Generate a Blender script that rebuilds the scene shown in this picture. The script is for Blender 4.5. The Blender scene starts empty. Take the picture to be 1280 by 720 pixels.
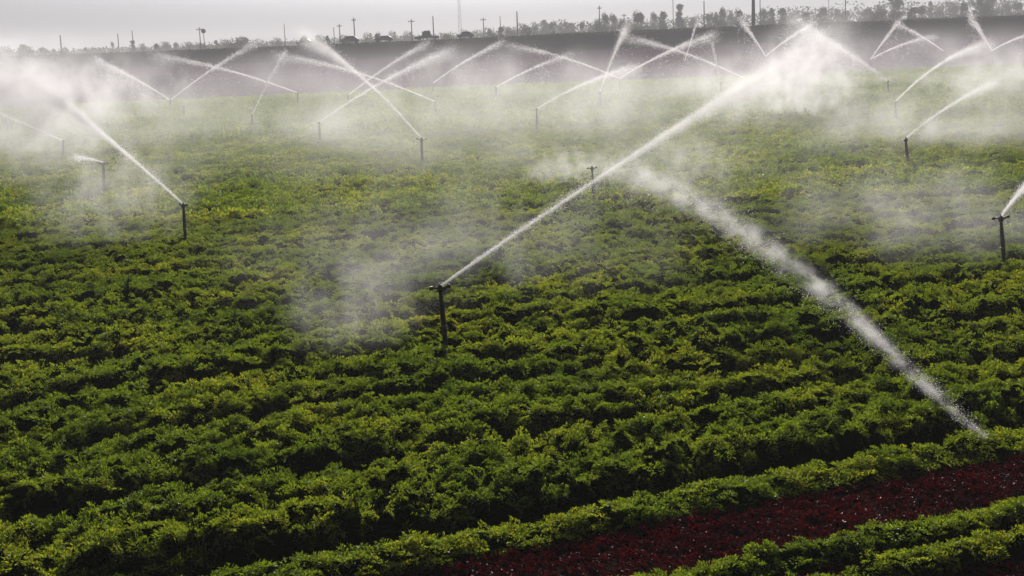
import bpy, math, random
import numpy as np
from mathutils import Vector, Matrix

random.seed(7)
rng = np.random.default_rng(7)
scene = bpy.context.scene
col = scene.collection

# ------------------------------------------------------------------ camera
FPX, W0, H0 = 1700.0, 1280, 720        # focal length in pixels of a 1280 wide picture
CAMZ = 4.0                              # metres above the crop canopy (z = 0)
ROLL = math.atan(0.0375)
PITCH = math.atan(317.8 / FPX)
cam_data = bpy.data.cameras.new("camera")
cam_data.sensor_width = 36.0
cam_data.lens = FPX / W0 * 36.0
cam_data.clip_start = 0.1
cam_data.clip_end = 6000
cam = bpy.data.objects.new("camera", cam_data)
col.objects.link(cam)
CM = Matrix.Rotation(math.pi / 2 - PITCH, 3, 'X') @ Matrix.Rotation(-ROLL, 3, 'Z')
cam.matrix_world = Matrix.Translation((0, 0, CAMZ)) @ CM.to_4x4()
scene.camera = cam

# ------------------------------------------------------------------ world and sun
SUN_EL, SUN_AZ = math.radians(21), math.radians(2)     # azimuth from +Y towards +X
world = bpy.data.worlds.new("World")
scene.world = world
world.use_nodes = True
wn = world.node_tree
wn.nodes.clear()
sky = wn.nodes.new('ShaderNodeTexSky')
sky.sky_type = 'NISHITA'
sky.sun_disc = False
sky.sun_elevation = SUN_EL
sky.sun_rotation = SUN_AZ
sky.air_density = 1.0
sky.dust_density = 5.0
sky.ozone_density = 1.0
hs = wn.nodes.new('ShaderNodeHueSaturation')
hs.inputs['Saturation'].default_value = 0.08
bg = wn.nodes.new('ShaderNodeBackground')
bg.inputs['Strength'].default_value = 0.05
wo = wn.nodes.new('ShaderNodeOutputWorld')
wn.links.new(sky.outputs[0], hs.inputs['Color'])
tcw = wn.nodes.new('ShaderNodeTexCoord'); mpw = wn.nodes.new('ShaderNodeMapping'); mpw.inputs['Scale'].default_value = (3, 3, 16)
cn = wn.nodes.new('ShaderNodeTexNoise'); cn.inputs['Scale'].default_value = 1.6; cn.inputs['Detail'].default_value = 5
crw = wn.nodes.new('ShaderNodeValToRGB')           # thin, even cloud over the whole sky
crw.color_ramp.elements[0].position = 0.3; crw.color_ramp.elements[0].color = (0.89, 0.91, 0.98, 1)
crw.color_ramp.elements[1].position = 0.7; crw.color_ramp.elements[1].color = (1.03, 1.04, 1.10, 1)
mw = wn.nodes.new('ShaderNodeMix'); mw.data_type = 'RGBA'; mw.blend_type = 'MULTIPLY'; mw.inputs[0].default_value = 1.0
wn.links.new(tcw.outputs['Generated'], mpw.inputs['Vector']); wn.links.new(mpw.outputs[0], cn.inputs['Vector'])
wn.links.new(cn.outputs['Fac'], crw.inputs['Fac'])
wn.links.new(hs.outputs[0], mw.inputs[6]); wn.links.new(crw.outputs['Color'], mw.inputs[7])
wn.links.new(mw.outputs[2], bg.inputs['Color'])
wn.links.new(bg.outputs[0], wo.inputs['Surface'])

sd = bpy.data.lights.new("sun", 'SUN')
sd.energy = 5.0
sd.angle = math.radians(0.5)
sd.color = (1.0, 0.955, 0.89)
sun = bpy.data.objects.new("sun", sd)
col.objects.link(sun)
sdir = Vector((math.sin(SUN_AZ) * math.cos(SUN_EL), math.cos(SUN_AZ) * math.cos(SUN_EL), math.sin(SUN_EL)))
sun.rotation_euler = sdir.to_track_quat('Z', 'Y').to_euler()

scene.view_settings.view_transform = 'Standard'
scene.view_settings.look = 'None'
scene.view_settings.exposure = 0.0
scene.view_settings.gamma = 1.0
scene.cycles.max_bounces = 6
scene.cycles.diffuse_bounces = 2
scene.cycles.volume_bounces = 1
scene.cycles.transparent_max_bounces = 8

# ------------------------------------------------------------------ helpers
def ray(px, py):
    return (CM @ Vector(((px - 640) / FPX, -(py - 360) / FPX, -1.0)))

def on_level(px, py, z=0.0):
    """Point of the horizontal plane z seen at a place in the photograph."""
    d = ray(px, py)
    t = (z - CAMZ) / d.z
    return Vector((d.x * t, d.y * t, z))

def at_depth(px, py, Y):
    d = ray(px, py)
    t = Y / d.y
    return Vector((d.x * t, Y, CAMZ + d.z * t))

def tag(o, label=None, cat=None, group=None, kind=None):
    if label: o["label"] = label
    if cat: o["category"] = cat
    if group: o["group"] = group
    if kind: o["kind"] = kind
    return o

def link(o, parent=None):
    col.objects.link(o)
    if parent is not None:
        o.parent = parent
    return o

def empty(name, loc):
    o = bpy.data.objects.new(name, None)
    o.empty_display_size = 0.2
    o.location = loc
    return link(o)

def mesh_np(name, V, F, mat, smooth=False):
    """V (n,3), F (m,k) numpy arrays, all faces with k corners"""
    me = bpy.data.meshes.new(name)
    V = np.ascontiguousarray(V, dtype=np.float32)
    F = np.ascontiguousarray(F, dtype=np.int32)
    k = F.shape[1]
    me.vertices.add(len(V)); me.vertices.foreach_set("co", V.ravel())
    me.loops.add(F.size); me.loops.foreach_set("vertex_index", F.ravel())
    me.polygons.add(len(F)); me.polygons.foreach_set("loop_start", np.arange(0, F.size, k, dtype=np.int32))
    try:
        me.polygons.foreach_set("loop_total", np.full(len(F), k, dtype=np.int32))
    except Exception:
        pass
    me.update(calc_edges=True)
    me.validate()
    if smooth:
        me.polygons.foreach_set("use_smooth", np.ones(len(me.polygons), dtype=bool))
    if mat: me.materials.append(mat)
    return me

def obj(name, me, parent=None):
    return link(bpy.data.objects.new(name, me), parent)

class MB:
    """collects boxes, tubes and lathes into one mesh"""
    def __init__(s): s.v = []; s.f = []
    def add(s, v, f):
        o = len(s.v); s.v += [tuple(x) for x in v]; s.f += [tuple(i + o for i in q) for q in f]
    def box(s, c, d, taper=1.0):
        cx, cy, cz = c; dx, dy, dz = d[0] / 2, d[1] / 2, d[2] / 2
        v = [(cx + sx * dx * (taper if sz > 0 else 1), cy + sy * dy * (taper if sz > 0 else 1), cz + sz * dz) for sz in (-1, 1) for sx, sy in ((-1, -1), (1, -1), (1, 1), (-1, 1))]
        s.add(v, [(3, 2, 1, 0), (4, 5, 6, 7), (0, 1, 5, 4), (1, 2, 6, 5), (2, 3, 7, 6), (3, 0, 4, 7)])
    def tube(s, pts, rad, n=8, cap=True):
        pts = [Vector(p) for p in pts]; v = []
        for i, p in enumerate(pts):
            a = pts[max(i - 1, 0)]; b = pts[min(i + 1, len(pts) - 1)]
            q = (b - a).normalized().to_track_quat('Z', 'Y')
            r = rad[i] if isinstance(rad, (list, tuple)) else rad
            for k in range(n):
                an = 2 * math.pi * k / n
                v.append(p + q @ Vector((r * math.cos(an), r * math.sin(an), 0)))
        f = []
        for i in range(len(pts) - 1):
            for k in range(n):
                f.append((i * n + k, i * n + (k + 1) % n, (i + 1) * n + (k + 1) % n, (i + 1) * n + k))
        if cap:
            f.append(tuple(reversed(range(n)))); f.append(tuple((len(pts) - 1) * n + k for k in range(n)))
        s.add(v, f)
    def mesh(s, name, mat, smooth=False):
        me = bpy.data.meshes.new(name)
        me.from_pydata(s.v, [], s.f); me.update()
        if smooth: me.polygons.foreach_set("use_smooth", [True] * len(me.polygons))
        if mat: me.materials.append(mat)
        return me

def _hash(ix, iy, iz, seed):
    h = (ix * 374761393 + iy * 668265263 + iz * 2147483647 + seed * 974634777) & 0xFFFFFFFF
    h = ((h ^ (h >> 13)) * 1274126177) & 0xFFFFFFFF
    h = ((h ^ (h >> 16)) * 2246822519) & 0xFFFFFFFF
    return ((h ^ (h >> 15)) & 0xFFFFFF) / float(0xFFFFFF)

def noise3(x, y, z=None, seed=0):
    x = np.asarray(x, float); y = np.asarray(y, float)
    z = np.zeros_like(x) if z is None else np.asarray(z, float)
    ix, iy, iz = (np.floor(a).astype(np.int64) for a in (x, y, z))
    fx, fy, fz = x - ix, y - iy, z - iz
    fx, fy, fz = (a * a * (3 - 2 * a) for a in (fx, fy, fz))
    r = 0
    for a in (0, 1):
        for b in (0, 1):
            for c in (0, 1):
                w = (fx if a else 1 - fx) * (fy if b else 1 - fy) * (fz if c else 1 - fz)
                r = r + w * _hash(ix + a, iy + b, iz + c, seed)
    return r

# ------------------------------------------------------------------ materials
def new_mat(name):
    m = bpy.data.materials.new(name); m.use_nodes = True
    nt = m.node_tree; nt.nodes.clear()
    return m, nt

def plain_mat(name, rgb, rough=0.6, metal=0.0, var=0.25, scale=8.0):
    m, nt = new_mat(name)
    out = nt.nodes.new('ShaderNodeOutputMaterial'); p = nt.nodes.new('ShaderNodeBsdfPrincipled')
    g = nt.nodes.new('ShaderNodeNewGeometry'); n = nt.nodes.new('ShaderNodeTexNoise')
    n.inputs['Scale'].default_value = scale; n.inputs['Detail'].default_value = 5
    r = nt.nodes.new('ShaderNodeValToRGB')
    r.color_ramp.elements[0].position = 0.3; r.color_ramp.elements[1].position = 0.7
    r.color_ramp.elements[0].color = tuple(c * (1 - var) for c in rgb) + (1,)
    r.color_ramp.elements[1].color = tuple(min(1, c * (1 + var)) for c in rgb) + (1,)
    nt.links.new(g.outputs['Position'], n.inputs['Vector']); nt.links.new(n.outputs['Fac'], r.inputs['Fac'])
    nt.links.new(r.outputs['Color'], p.inputs['Base Color'])
    p.inputs['Roughness'].default_value = rough; p.inputs['Metallic'].default_value = metal
    nt.links.new(p.outputs[0], out.inputs['Surface'])
    return m

def leaf_mat(name, stops, trans=0.45, gloss=0.06, rough=0.35, patch_scale=0.35, tcol=(2.15, 2.15, 0.75)):
    """thin leaf: diffuse + translucent + a little wet gloss; colour from patches in the field and a value per leaf"""
    m, nt = new_mat(name); N = nt.nodes; L = nt.links
    out = N.new('ShaderNodeOutputMaterial')
    g = N.new('ShaderNodeNewGeometry')
    n1 = N.new('ShaderNodeTexNoise'); n1.inputs['Scale'].default_value = patch_scale; n1.inputs['Detail'].default_value = 4; n1.inputs['Roughness'].default_value = 0.65
    n2 = N.new('ShaderNodeTexNoise'); n2.inputs['Scale'].default_value = 3.0; n2.inputs['Detail'].default_value = 2
    L.new(g.outputs['Position'], n1.inputs['Vector']); L.new(g.outputs['Position'], n2.inputs['Vector'])
    at = N.new('ShaderNodeAttribute'); at.attribute_name = 'leaf'
    a1 = N.new('ShaderNodeMath'); a1.operation = 'MULTIPLY_ADD'; a1.inputs[1].default_value = 1.0; a1.inputs[2].default_value = -0.13
    L.new(n1.outputs['Fac'], a1.inputs[0])
    a2 = N.new('ShaderNodeMath'); a2.operation = 'MULTIPLY_ADD'; a2.inputs[1].default_value = 0.36; L.new(n2.outputs['Fac'], a2.inputs[0]); L.new(a1.outputs[0], a2.inputs[2])
    a3 = N.new('ShaderNodeMath'); a3.operation = 'MULTIPLY_ADD'; a3.inputs[1].default_value = 0.32; L.new(at.outputs['Fac'], a3.inputs[0]); L.new(a2.outputs[0], a3.inputs[2])
    r = N.new('ShaderNodeValToRGB'); cr = r.color_ramp
    cr.elements[0].position = stops[0][0]; cr.elements[0].color = stops[0][1] + (1,)
    cr.elements[1].position = stops[-1][0]; cr.elements[1].color = stops[-1][1] + (1,)
    for p, c in stops[1:-1]:
        e = cr.elements.new(p); e.color = c + (1,)
    L.new(a3.outputs[0], r.inputs['Fac'])
    d = N.new('ShaderNodeBsdfDiffuse'); t = N.new('ShaderNodeBsdfTranslucent'); gl = N.new('ShaderNodeBsdfGlossy')
    gl.inputs['Roughness'].default_value = rough; gl.inputs['Color'].default_value = (1, 1, 1, 1)
    mul = N.new('ShaderNodeMix'); mul.data_type = 'RGBA'; mul.blend_type = 'MULTIPLY'; mul.clamp_result = False; mul.inputs[0].default_value = 1.0
    L.new(r.outputs['Color'], mul.inputs[6]); mul.inputs[7].default_value = tcol + (1,)
    L.new(r.outputs['Color'], d.inputs['Color']); L.new(mul.outputs[2], t.inputs['Color'])
    m1 = N.new('ShaderNodeMixShader'); m1.inputs[0].default_value = trans
    L.new(d.outputs[0], m1.inputs[1]); L.new(t.outputs[0], m1.inputs[2])
    m2 = N.new('ShaderNodeMixShader'); m2.inputs[0].default_value = gloss
    L.new(m1.outputs[0], m2.inputs[1]); L.new(gl.outputs[0], m2.inputs[2])
    L.new(m2.outputs[0], out.inputs['Surface'])
    return m

M = {}
M['green'] = leaf_mat('green_leaf', [(0.25, (0.022, 0.044, 0.007)), (0.5, (0.060, 0.098, 0.012)), (0.75, (0.115, 0.152, 0.018)), (1.0, (0.26, 0.25, 0.03))], trans=0.58, gloss=0.035, rough=0.4)
M['red'] = leaf_mat('red_leaf', [(0.2, (0.010, 0.002, 0.004)), (0.6, (0.030, 0.003, 0.006)), (1.0, (0.085, 0.009, 0.012))], trans=0.45, gloss=0.014, rough=0.32, patch_scale=1.0, tcol=(1.5, 0.5, 0.5))
M['tree'] = leaf_mat('tree_leaf', [(0.2, (0.035, 0.050, 0.025)), (0.6, (0.06, 0.08, 0.035)), (0.95, (0.10, 0.11, 0.05))], trans=0.3, gloss=0.02, rough=0.5, patch_scale=0.1, tcol=(1.2, 1.2, 0.7))
M['bark'] = plain_mat('bark', (0.10, 0.075, 0.055), 0.9)
M['pole'] = plain_mat('pole_wood', (0.075, 0.065, 0.065), 0.85, scale=2)
M['steel'] = plain_mat('galvanised_steel', (0.10, 0.10, 0.10), 0.5, 0.6, 0.4, 30)
M['riser'] = plain_mat('dark_riser', (0.028, 0.028, 0.030), 0.55, 0.3, 0.5, 25)
M['brass'] = plain_mat('tarnished_brass', (0.05, 0.042, 0.025), 0.45, 0.6, 0.4, 40)
M['concrete'] = plain_mat('far_wall', (0.30, 0.29, 0.28), 0.8)
M['rubber'] = plain_mat('tyre_rubber', (0.02, 0.02, 0.02), 0.9)
M['car_blue'] = plain_mat('blue_paint', (0.03, 0.05, 0.11), 0.3, 0.0, 0.05)
M['car_dark'] = plain_mat('dark_teal_paint', (0.02, 0.035, 0.045), 0.3, 0.0, 0.05)
M['car_grey'] = plain_mat('grey_paint', (0.06, 0.065, 0.08), 0.3, 0.0, 0.05)
M['car_glass'] = plain_mat('car_glass', (0.02, 0.02, 0.025), 0.08, 0.0, 0.0)
M['lamp_glass'] = plain_mat('headlight_glass', (0.8, 0.8, 0.8), 0.1, 0.0, 0.0)
M['asphalt'] = plain_mat('asphalt', (0.05, 0.05, 0.052), 0.9, scale=3)

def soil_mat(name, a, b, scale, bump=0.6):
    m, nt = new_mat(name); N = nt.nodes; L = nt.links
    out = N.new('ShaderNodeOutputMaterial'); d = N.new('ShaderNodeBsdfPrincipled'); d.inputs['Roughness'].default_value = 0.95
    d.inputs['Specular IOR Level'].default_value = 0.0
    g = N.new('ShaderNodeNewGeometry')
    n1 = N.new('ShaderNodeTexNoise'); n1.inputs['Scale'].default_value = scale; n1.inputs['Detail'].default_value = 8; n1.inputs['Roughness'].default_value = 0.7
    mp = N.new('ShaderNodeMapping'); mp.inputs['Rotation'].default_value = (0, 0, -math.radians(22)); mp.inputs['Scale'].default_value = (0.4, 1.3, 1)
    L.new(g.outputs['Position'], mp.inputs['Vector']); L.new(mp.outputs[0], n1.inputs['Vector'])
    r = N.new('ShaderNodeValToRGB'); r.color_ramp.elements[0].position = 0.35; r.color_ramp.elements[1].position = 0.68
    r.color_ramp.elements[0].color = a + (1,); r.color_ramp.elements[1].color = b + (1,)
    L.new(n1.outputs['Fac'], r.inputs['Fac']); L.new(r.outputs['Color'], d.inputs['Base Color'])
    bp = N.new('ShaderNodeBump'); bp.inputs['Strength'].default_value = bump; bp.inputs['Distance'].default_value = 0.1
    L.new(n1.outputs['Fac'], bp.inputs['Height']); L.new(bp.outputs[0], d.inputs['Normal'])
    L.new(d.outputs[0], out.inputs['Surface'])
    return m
M['soil'] = soil_mat('dark_wet_soil', (0.010, 0.008, 0.006), (0.030, 0.022, 0.016), 2.0)
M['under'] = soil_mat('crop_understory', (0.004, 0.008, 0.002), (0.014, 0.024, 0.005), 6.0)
M['purple'] = soil_mat('purple_brown_field', (0.040, 0.016, 0.034), (0.098, 0.045, 0.080), 0.12)
M['bank'] = soil_mat('dark_bank_earth', (0.030, 0.024, 0.026), (0.070, 0.055, 0.055), 0.15)
M['far'] = soil_mat('far_ground', (0.05, 0.045, 0.04), (0.10, 0.09, 0.07), 0.02, 0.1)

def water_mat():
    m, nt = new_mat('water_spray'); N = nt.nodes; L = nt.links
    out = N.new('ShaderNodeOutputMaterial')
    d = N.new('ShaderNodeBsdfDiffuse'); d.inputs['Color'].default_value = (0.94, 0.92, 0.93, 1)
    t = N.new('ShaderNodeBsdfTranslucent'); t.inputs['Color'].default_value = (0.97, 0.95, 0.96, 1)
    mx = N.new('ShaderNodeMixShader'); mx.inputs[0].default_value = 0.7
    L.new(d.outputs[0], mx.inputs[1]); L.new(t.outputs[0], mx.inputs[2]); L.new(mx.outputs[0], out.inputs['Surface'])
    return m
M['water'] = water_mat()

# ------------------------------------------------------------------ the field
TH = math.radians(22)
CU, SU = math.cos(TH), math.sin(TH)
GROUND = -0.42
FG = -0.20                             # level of the red strips in front
FAR_EDGE = 106.0
def uv(X, Y): return X * CU + Y * SU, -X * SU + Y * CU
def sstep(a, b, x):
    t = np.clip((x - a) / (b - a), 0, 1); return t * t * (3 - 2 * t)

def edge_of_crop(X):                   # where the green crop ends and the purple field begins
    return FAR_EDGE + 0.10 * X + 3.0 * (noise3(X * 0.05, X * 0 + 3.3, seed=5) - 0.5)

def canopy(X, Y):
    """height of the crop canopy and a mask: 1 green plants, 0 red strip"""
    u, v = uv(X, Y)
    wob = 0.10 * (noise3(u * 0.5, v * 0 + 1.7, seed=3) - 0.5) + 0.05 * (noise3(u * 1.7, v * 0 + 9.7, seed=4) - 0.5)
    vv = v + wob
    b1 = noise3(u * 1.3, v * 2.4, seed=11) - 0.5
    b2 = noise3(u * 4.0, v * 7.5, seed=12) - 0.5
    b3 = noise3(u * 10.0, v * 15.0, seed=13) - 0.5
    b0 = noise3(u * 0.45, v * 0.8, seed=14) - 0.5
    w1 = 0.35 * (noise3(u * 2.0, v * 2.0, seed=16) - 0.5)
    bil1 = np.abs(noise3(u * 2.4 + w1 * 2, v * 5.8 + w1 * 2, seed=17) - 0.5) * 2
    bil2 = np.abs(noise3(u * 6.0 + w1, v * 11.0 - w1, seed=18) - 0.5) * 2
    nearf = 0.85 + 0.15 * sstep(14, 9, v)
    pl1 = sstep(0.34, 0.50, noise3(u * 2.9 + w1, v * 6.0 + w1, seed=23))
    pl2 = sstep(0.36, 0.52, noise3(u * 6.2 - w1, v * 12.0 + w1, seed=24))
    bump = nearf * (0.07 * b1 + 0.07 * b2 + 0.06 * b3 + 0.06 * b0 + 0.12 * (pl1 - 0.75) + 0.085 * (pl2 - 0.75) + 0.07 * (np.minimum(bil1 * 1.9, 1) - 0.75) + 0.05 * (np.minimum(bil2 * 1.9, 1) - 0.75))
    # beds beyond the red strip
    ph = (vv - 10.64) / 2.1
    k = np.floor(ph + 0.5)
    d = (ph - k) * 2.1
    amp = 0.46 * (0.95 + 0.25 * sstep(0.32, 0.62, noise3(u * 0.22 + k * 7.1, k * 3.3 + 0.5, seed=21)))
    amp = amp * np.where(k == 0, 1.25, 1.0)
    fur = np.exp(-(np.abs(d) / 0.19) ** 4) * amp + np.exp(-(d / 0.36) ** 2) * 0.05
    d2 = (ph - np.floor(ph) - 0.5) * 2.1
    mid = np.exp(-(d2 / 0.12) ** 2) * 0.16 * noise3(u * 0.4, k * 1.3 + 0.2, seed=22)
    bed = -0.03 - fur - mid + bump
    # single rows and red strips in front of it
    def ridge(c, w): return np.exp(-(np.abs(vv - c) / w) ** 3.0)
    g = FG
    rows = np.maximum.reduce([ridge(10.13, 0.26), ridge(8.56, 0.17), ridge(8.00, 0.15), ridge(6.1, 0.27), ridge(5.5, 0.25)])
    front = g + rows * (0.15 + 0.45 * bump)
    far = sstep(10.50, 10.68, v)
    h = front * (1 - far) + bed * far
    mask = np.maximum(far, rows)
    return h, mask

# adaptive canopy sheet: cells grow with distance
S = np.linspace(-0.60, 0.60, 420)
Ys = [5.0]
while Ys[-1] < FAR_EDGE + 14: Ys.append(Ys[-1] * 1.0042)
Ys = np.array(Ys)
GX = S[None, :] * (Ys[:, None] + 3.0); GY = np.repeat(Ys[:, None], len(S), 1)
ed = edge_of_crop(GX)
GYc = np.minimum(GY, ed + 0.4)
h, msk = canopy(GX, GYc)
h = h - 0.045
h = np.where(GY >= ed, GROUND - 0.05, h)
nr, nc = GX.shape
idx = np.arange(nr * nc).reshape(nr, nc)
F = np.stack([idx[:-1, :-1], idx[:-1, 1:], idx[1:, 1:], idx[1:, :-1]], -1).reshape(-1, 4)
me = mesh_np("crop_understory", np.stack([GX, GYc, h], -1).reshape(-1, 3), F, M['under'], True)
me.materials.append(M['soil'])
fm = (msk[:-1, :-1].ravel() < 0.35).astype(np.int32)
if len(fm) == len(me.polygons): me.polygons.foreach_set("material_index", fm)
field = obj("crop_field", me); tag(field, "low dark beds and furrows under the leafy green crop", kind="structure")

# ground to the horizon
g = MB(); R = 5000
def ground_sheet():
    xs = np.concatenate([-np.geomspace(R, 30, 14), [0], np.geomspace(30, R, 14)])
    ys = np.concatenate([[-200, -50, 0, 40, 100], np.geomspace(150, R, 16)])
    X, Y = np.meshgrid(xs, ys); Z = np.full_like(X, GROUND - 0.25)
    i = np.arange(X.size).reshape(X.shape)
    Fq = np.stack([i[:-1, :-1], i[:-1, 1:], i[1:, 1:], i[1:, :-1]], -1).reshape(-1, 4)
    return mesh_np("ground", np.stack([X, Y, Z], -1).reshape(-1, 3), Fq, M['far'])
tag(obj("ground", ground_sheet()), "flat pale farmland reaching the horizon", kind="structure")

# purple field between the crop and the bank, with its own low furrows
xs = np.linspace(-230, 230, 220); ys = np.geomspace(96, 312, 260)
X, Y = np.meshgrid(xs, ys)
u_, v_ = uv(X, Y)
Z = GROUND + 0.02 + 0.10 * np.cos(v_ * 2 * math.pi / 4.0) * 0.5 + 0.22 * (noise3(u_ * 0.15, v_ * 0.3, seed=31) - 0.5)
i = np.arange(X.size).reshape(X.shape)
Fq = np.stack([i[:-1, :-1], i[:-1, 1:], i[1:, 1:], i[1:, :-1]], -1).reshape(-1, 4)
tag(obj("bare_field", mesh_np("bare_field", np.stack([X, Y, Z], -1).reshape(-1, 3), Fq, M['purple'], True)), "purple brown bare field behind the green crop", kind="structure")

# road bank on the skyline
BY = 318.0
def bank_top(x): return 3.05 + 0.75 / (1 + np.exp(-(x - 2) / 18.0)) + 0.12 * (noise3(x * 0.06, x * 0 + 0.5, seed=41) - 0.5)
xs = np.linspace(-330, 330, 331)
prof = [(-20, None, 0.0), (-12, 0.0, 0.03), (-8, 0.35, 0.35), (-4.5, 0.8, 0.3), (-3.6, 1.0, 0.06), (3.6, 1.0, 0.02), (5, 0.85, 0.2), (14, None, 0.0)]
V = []
for j, (dy, fr, nz) in enumerate(prof):
    top = bank_top(xs)
    z = np.full_like(xs, GROUND - 0.15) if fr is None else GROUND + fr * (top - GROUND)
    z = z + nz * (noise3(xs * 0.5, xs * 0 + j * 3.1, seed=42) - 0.5) + nz * 0.7 * (noise3(xs * 0.12, xs * 0 + j * 1.1, seed=43) - 0.5)
    V.append(np.stack([xs, BY + dy + 0 * xs, z], -1))
V = np.array(V); nr2, nc2 = V.shape[:2]
i = np.arange(nr2 * nc2).reshape(nr2, nc2)
Fq = np.stack([i[:-1, :-1], i[:-1, 1:], i[1:, 1:], i[1:, :-1]], -1).reshape(-1, 4)
tag(obj("embankment", mesh_np("embankment", V.reshape(-1, 3), Fq, M['bank'], False)), "long low dark earth bank along the skyline", kind="structure")
V = []
for dy in (-3.0, 3.0):
    V.append(np.stack([xs, BY + dy + 0 * xs, bank_top(xs) + 0.05], -1))
V = np.array(V); i = np.arange(2 * nc2).reshape(2, nc2)
Fq = np.stack([i[:-1, :-1], i[:-1, 1:], i[1:, 1:], i[1:, :-1]], -1).reshape(-1, 4)
tag(obj("road", mesh_np("road", V.reshape(-1, 3), Fq, M['asphalt'])), "narrow asphalt road on top of the bank", kind="structure")

# weeds on the crest and shoulder of the bank
def bank_weeds():
    r = np.random.default_rng(55); n = 15000
    x = r.uniform(-250, 250, n); dy = r.uniform(-6, -3.4, n)
    clump = noise3(x * 0.35, x * 0 + .5, seed=57)
    z = bank_top(x) - 0.05 + np.clip((-3.8 - dy), 0, 3) * -0.25 + r.uniform(0, 1, n) * (0.12 + 0.75 * clump ** 3)
    C = np.stack([x, BY + dy, z], -1)
    a = r.normal(size=(n, 3)); a /= np.linalg.norm(a, axis=1)[:, None]; b = r.normal(size=(n, 3)); b -= a * (a * b).sum(1)[:, None]; b /= np.linalg.norm(b, axis=1)[:, None]
    sz = r.uniform(0.08, 0.22, n)[:, None]
    V = np.stack([C - a * sz, C + b * sz * .7, C + a * sz, C - b * sz * .7], 1).reshape(-1, 3)
    me = mesh_np('bank_weeds', V, np.arange(n * 4).reshape(n, 4), M['tree'])
    at = me.attributes.new('leaf', 'FLOAT', 'POINT'); at.data.foreach_set('value', np.repeat(r.uniform(0, .6, n), 4).astype(np.float32))
    tag(obj('bank_weeds', me), 'dark weeds growing along the edge of the bank', kind='stuff')
bank_weeds()

# ------------------------------------------------------------------ leafy plants (instanced: nobody could count them)
def leaf_cluster(name, nleaf, rad, height, ll, lw, mat, up=0.5, seed=0, quads=True):
    r = np.random.default_rng(seed)
    V = []; Fc = []; A = []
    for k in range(nleaf):
        a = r.uniform(0, 2 * math.pi); q = math.sqrt(r.uniform(0, 1)) * rad
        zc = height * (1 - (q / rad) ** 2) * r.uniform(0.45, 1.0)
        c = Vector((q * math.cos(a), q * math.sin(a), zc))
        out = Vector((math.cos(a), math.sin(a), 0)) * (0.4 + q / rad) + Vector((r.normal(0, .6), r.normal(0, .6), up + r.normal(0, .35)))
        out.normalize()
        side = out.cross(Vector((r.normal(), r.normal(), r.normal() + 0.8))).normalized()
        L = ll * r.uniform(0.6, 1.25); w = lw * r.uniform(0.7, 1.2)
        nrm = side.cross(out)
        b = len(V)
        V += [c, c + out * L * 0.5 + side * w / 2 + nrm * L * 0.12, c + out * L - Vector((0, 0, L * 0.15)), c + out * L * 0.5 - side * w / 2 + nrm * L * 0.12]
        Fc += [(b, b + 1, b + 2), (b, b + 2, b + 3)]
        val = r.uniform(0, 1); A += [val] * 4
    me = mesh_np(name, np.array([tuple(x) for x in V]), np.array(Fc), mat)
    at = me.attributes.new('leaf', 'FLOAT', 'POINT'); at.data.foreach_set('value', np.array(A, dtype=np.float32))
    return bpy.data.objects.new(name, me)          # a prototype, not linked to the scene

def scatter(name, pts, nrm, scl, pick, protos, label):
    """one object: a leaf cluster on every point, turned to the canopy's slope"""
    me = bpy.data.meshes.new(name)
    me.vertices.add(len(pts)); me.vertices.foreach_set("co", pts.astype(np.float32).ravel())
    rot = np.zeros_like(pts, dtype=np.float32)
    rot[:, 0] = np.arctan2(-nrm[:, 1], nrm[:, 2]) + rng.normal(0, 0.15, len(pts))
    rot[:, 1] = np.arctan2(nrm[:, 0], nrm[:, 2]) + rng.normal(0, 0.15, len(pts))
    rot[:, 2] = rng.uniform(0, 6.283, len(pts))
    a = me.attributes.new('rot', 'FLOAT_VECTOR', 'POINT'); a.data.foreach_set('vector', rot.ravel())
    a = me.attributes.new('scl', 'FLOAT', 'POINT'); a.data.foreach_set('value', scl.astype(np.float32))
    a = me.attributes.new('pick', 'INT', 'POINT'); a.data.foreach_set('value', pick.astype(np.int32))
    ng = bpy.data.node_groups.new(name, 'GeometryNodeTree')
    ng.interface.new_socket('Geometry', in_out='INPUT', socket_type='NodeSocketGeometry')
    ng.interface.new_socket('Geometry', in_out='OUTPUT', socket_type='NodeSocketGeometry')
    N, L = ng.nodes, ng.links
    gi, go = N.new('NodeGroupInput'), N.new('NodeGroupOutput')
    join = N.new('GeometryNodeJoinGeometry')
    def attr(n, t):
        q = N.new('GeometryNodeInputNamedAttribute'); q.data_type = t; q.inputs['Name'].default_value = n
        return q.outputs['Attribute']
    ra, sa, pa = attr('rot', 'FLOAT_VECTOR'), attr('scl', 'FLOAT'), attr('pick', 'INT')
    e2r = N.new('FunctionNodeEulerToRotation'); L.new(ra, e2r.inputs[0])
    for k, p in enumerate(protos):
        cmpn = N.new('FunctionNodeCompare'); cmpn.data_type = 'INT'; cmpn.operation = 'EQUAL'
        ins = [s for s in cmpn.inputs if s.enabled]
        L.new(pa, ins[0]); ins[1].default_value = k
        oi = N.new('GeometryNodeObjectInfo'); oi.inputs['Object'].default_value = p
        oi.inputs['As Instance'].default_value = True
        io = N.new('GeometryNodeInstanceOnPoints')
        L.new(gi.outputs[0], io.inputs['Points']); L.new(cmpn.outputs[0], io.inputs['Selection'])
        L.new(oi.outputs['Geometry'], io.inputs['Instance']); L.new(e2r.outputs[0], io.inputs['Rotation'])
        L.new(sa, io.inputs['Scale']); L.new(io.outputs[0], join.inputs[0])
    L.new(join.outputs[0], go.inputs[0])
    o = obj(name, me)
    md = o.modifiers.new('scatter', 'NODES'); md.node_group = ng
    tag(o, label, kind="stuff")
    return o

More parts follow.
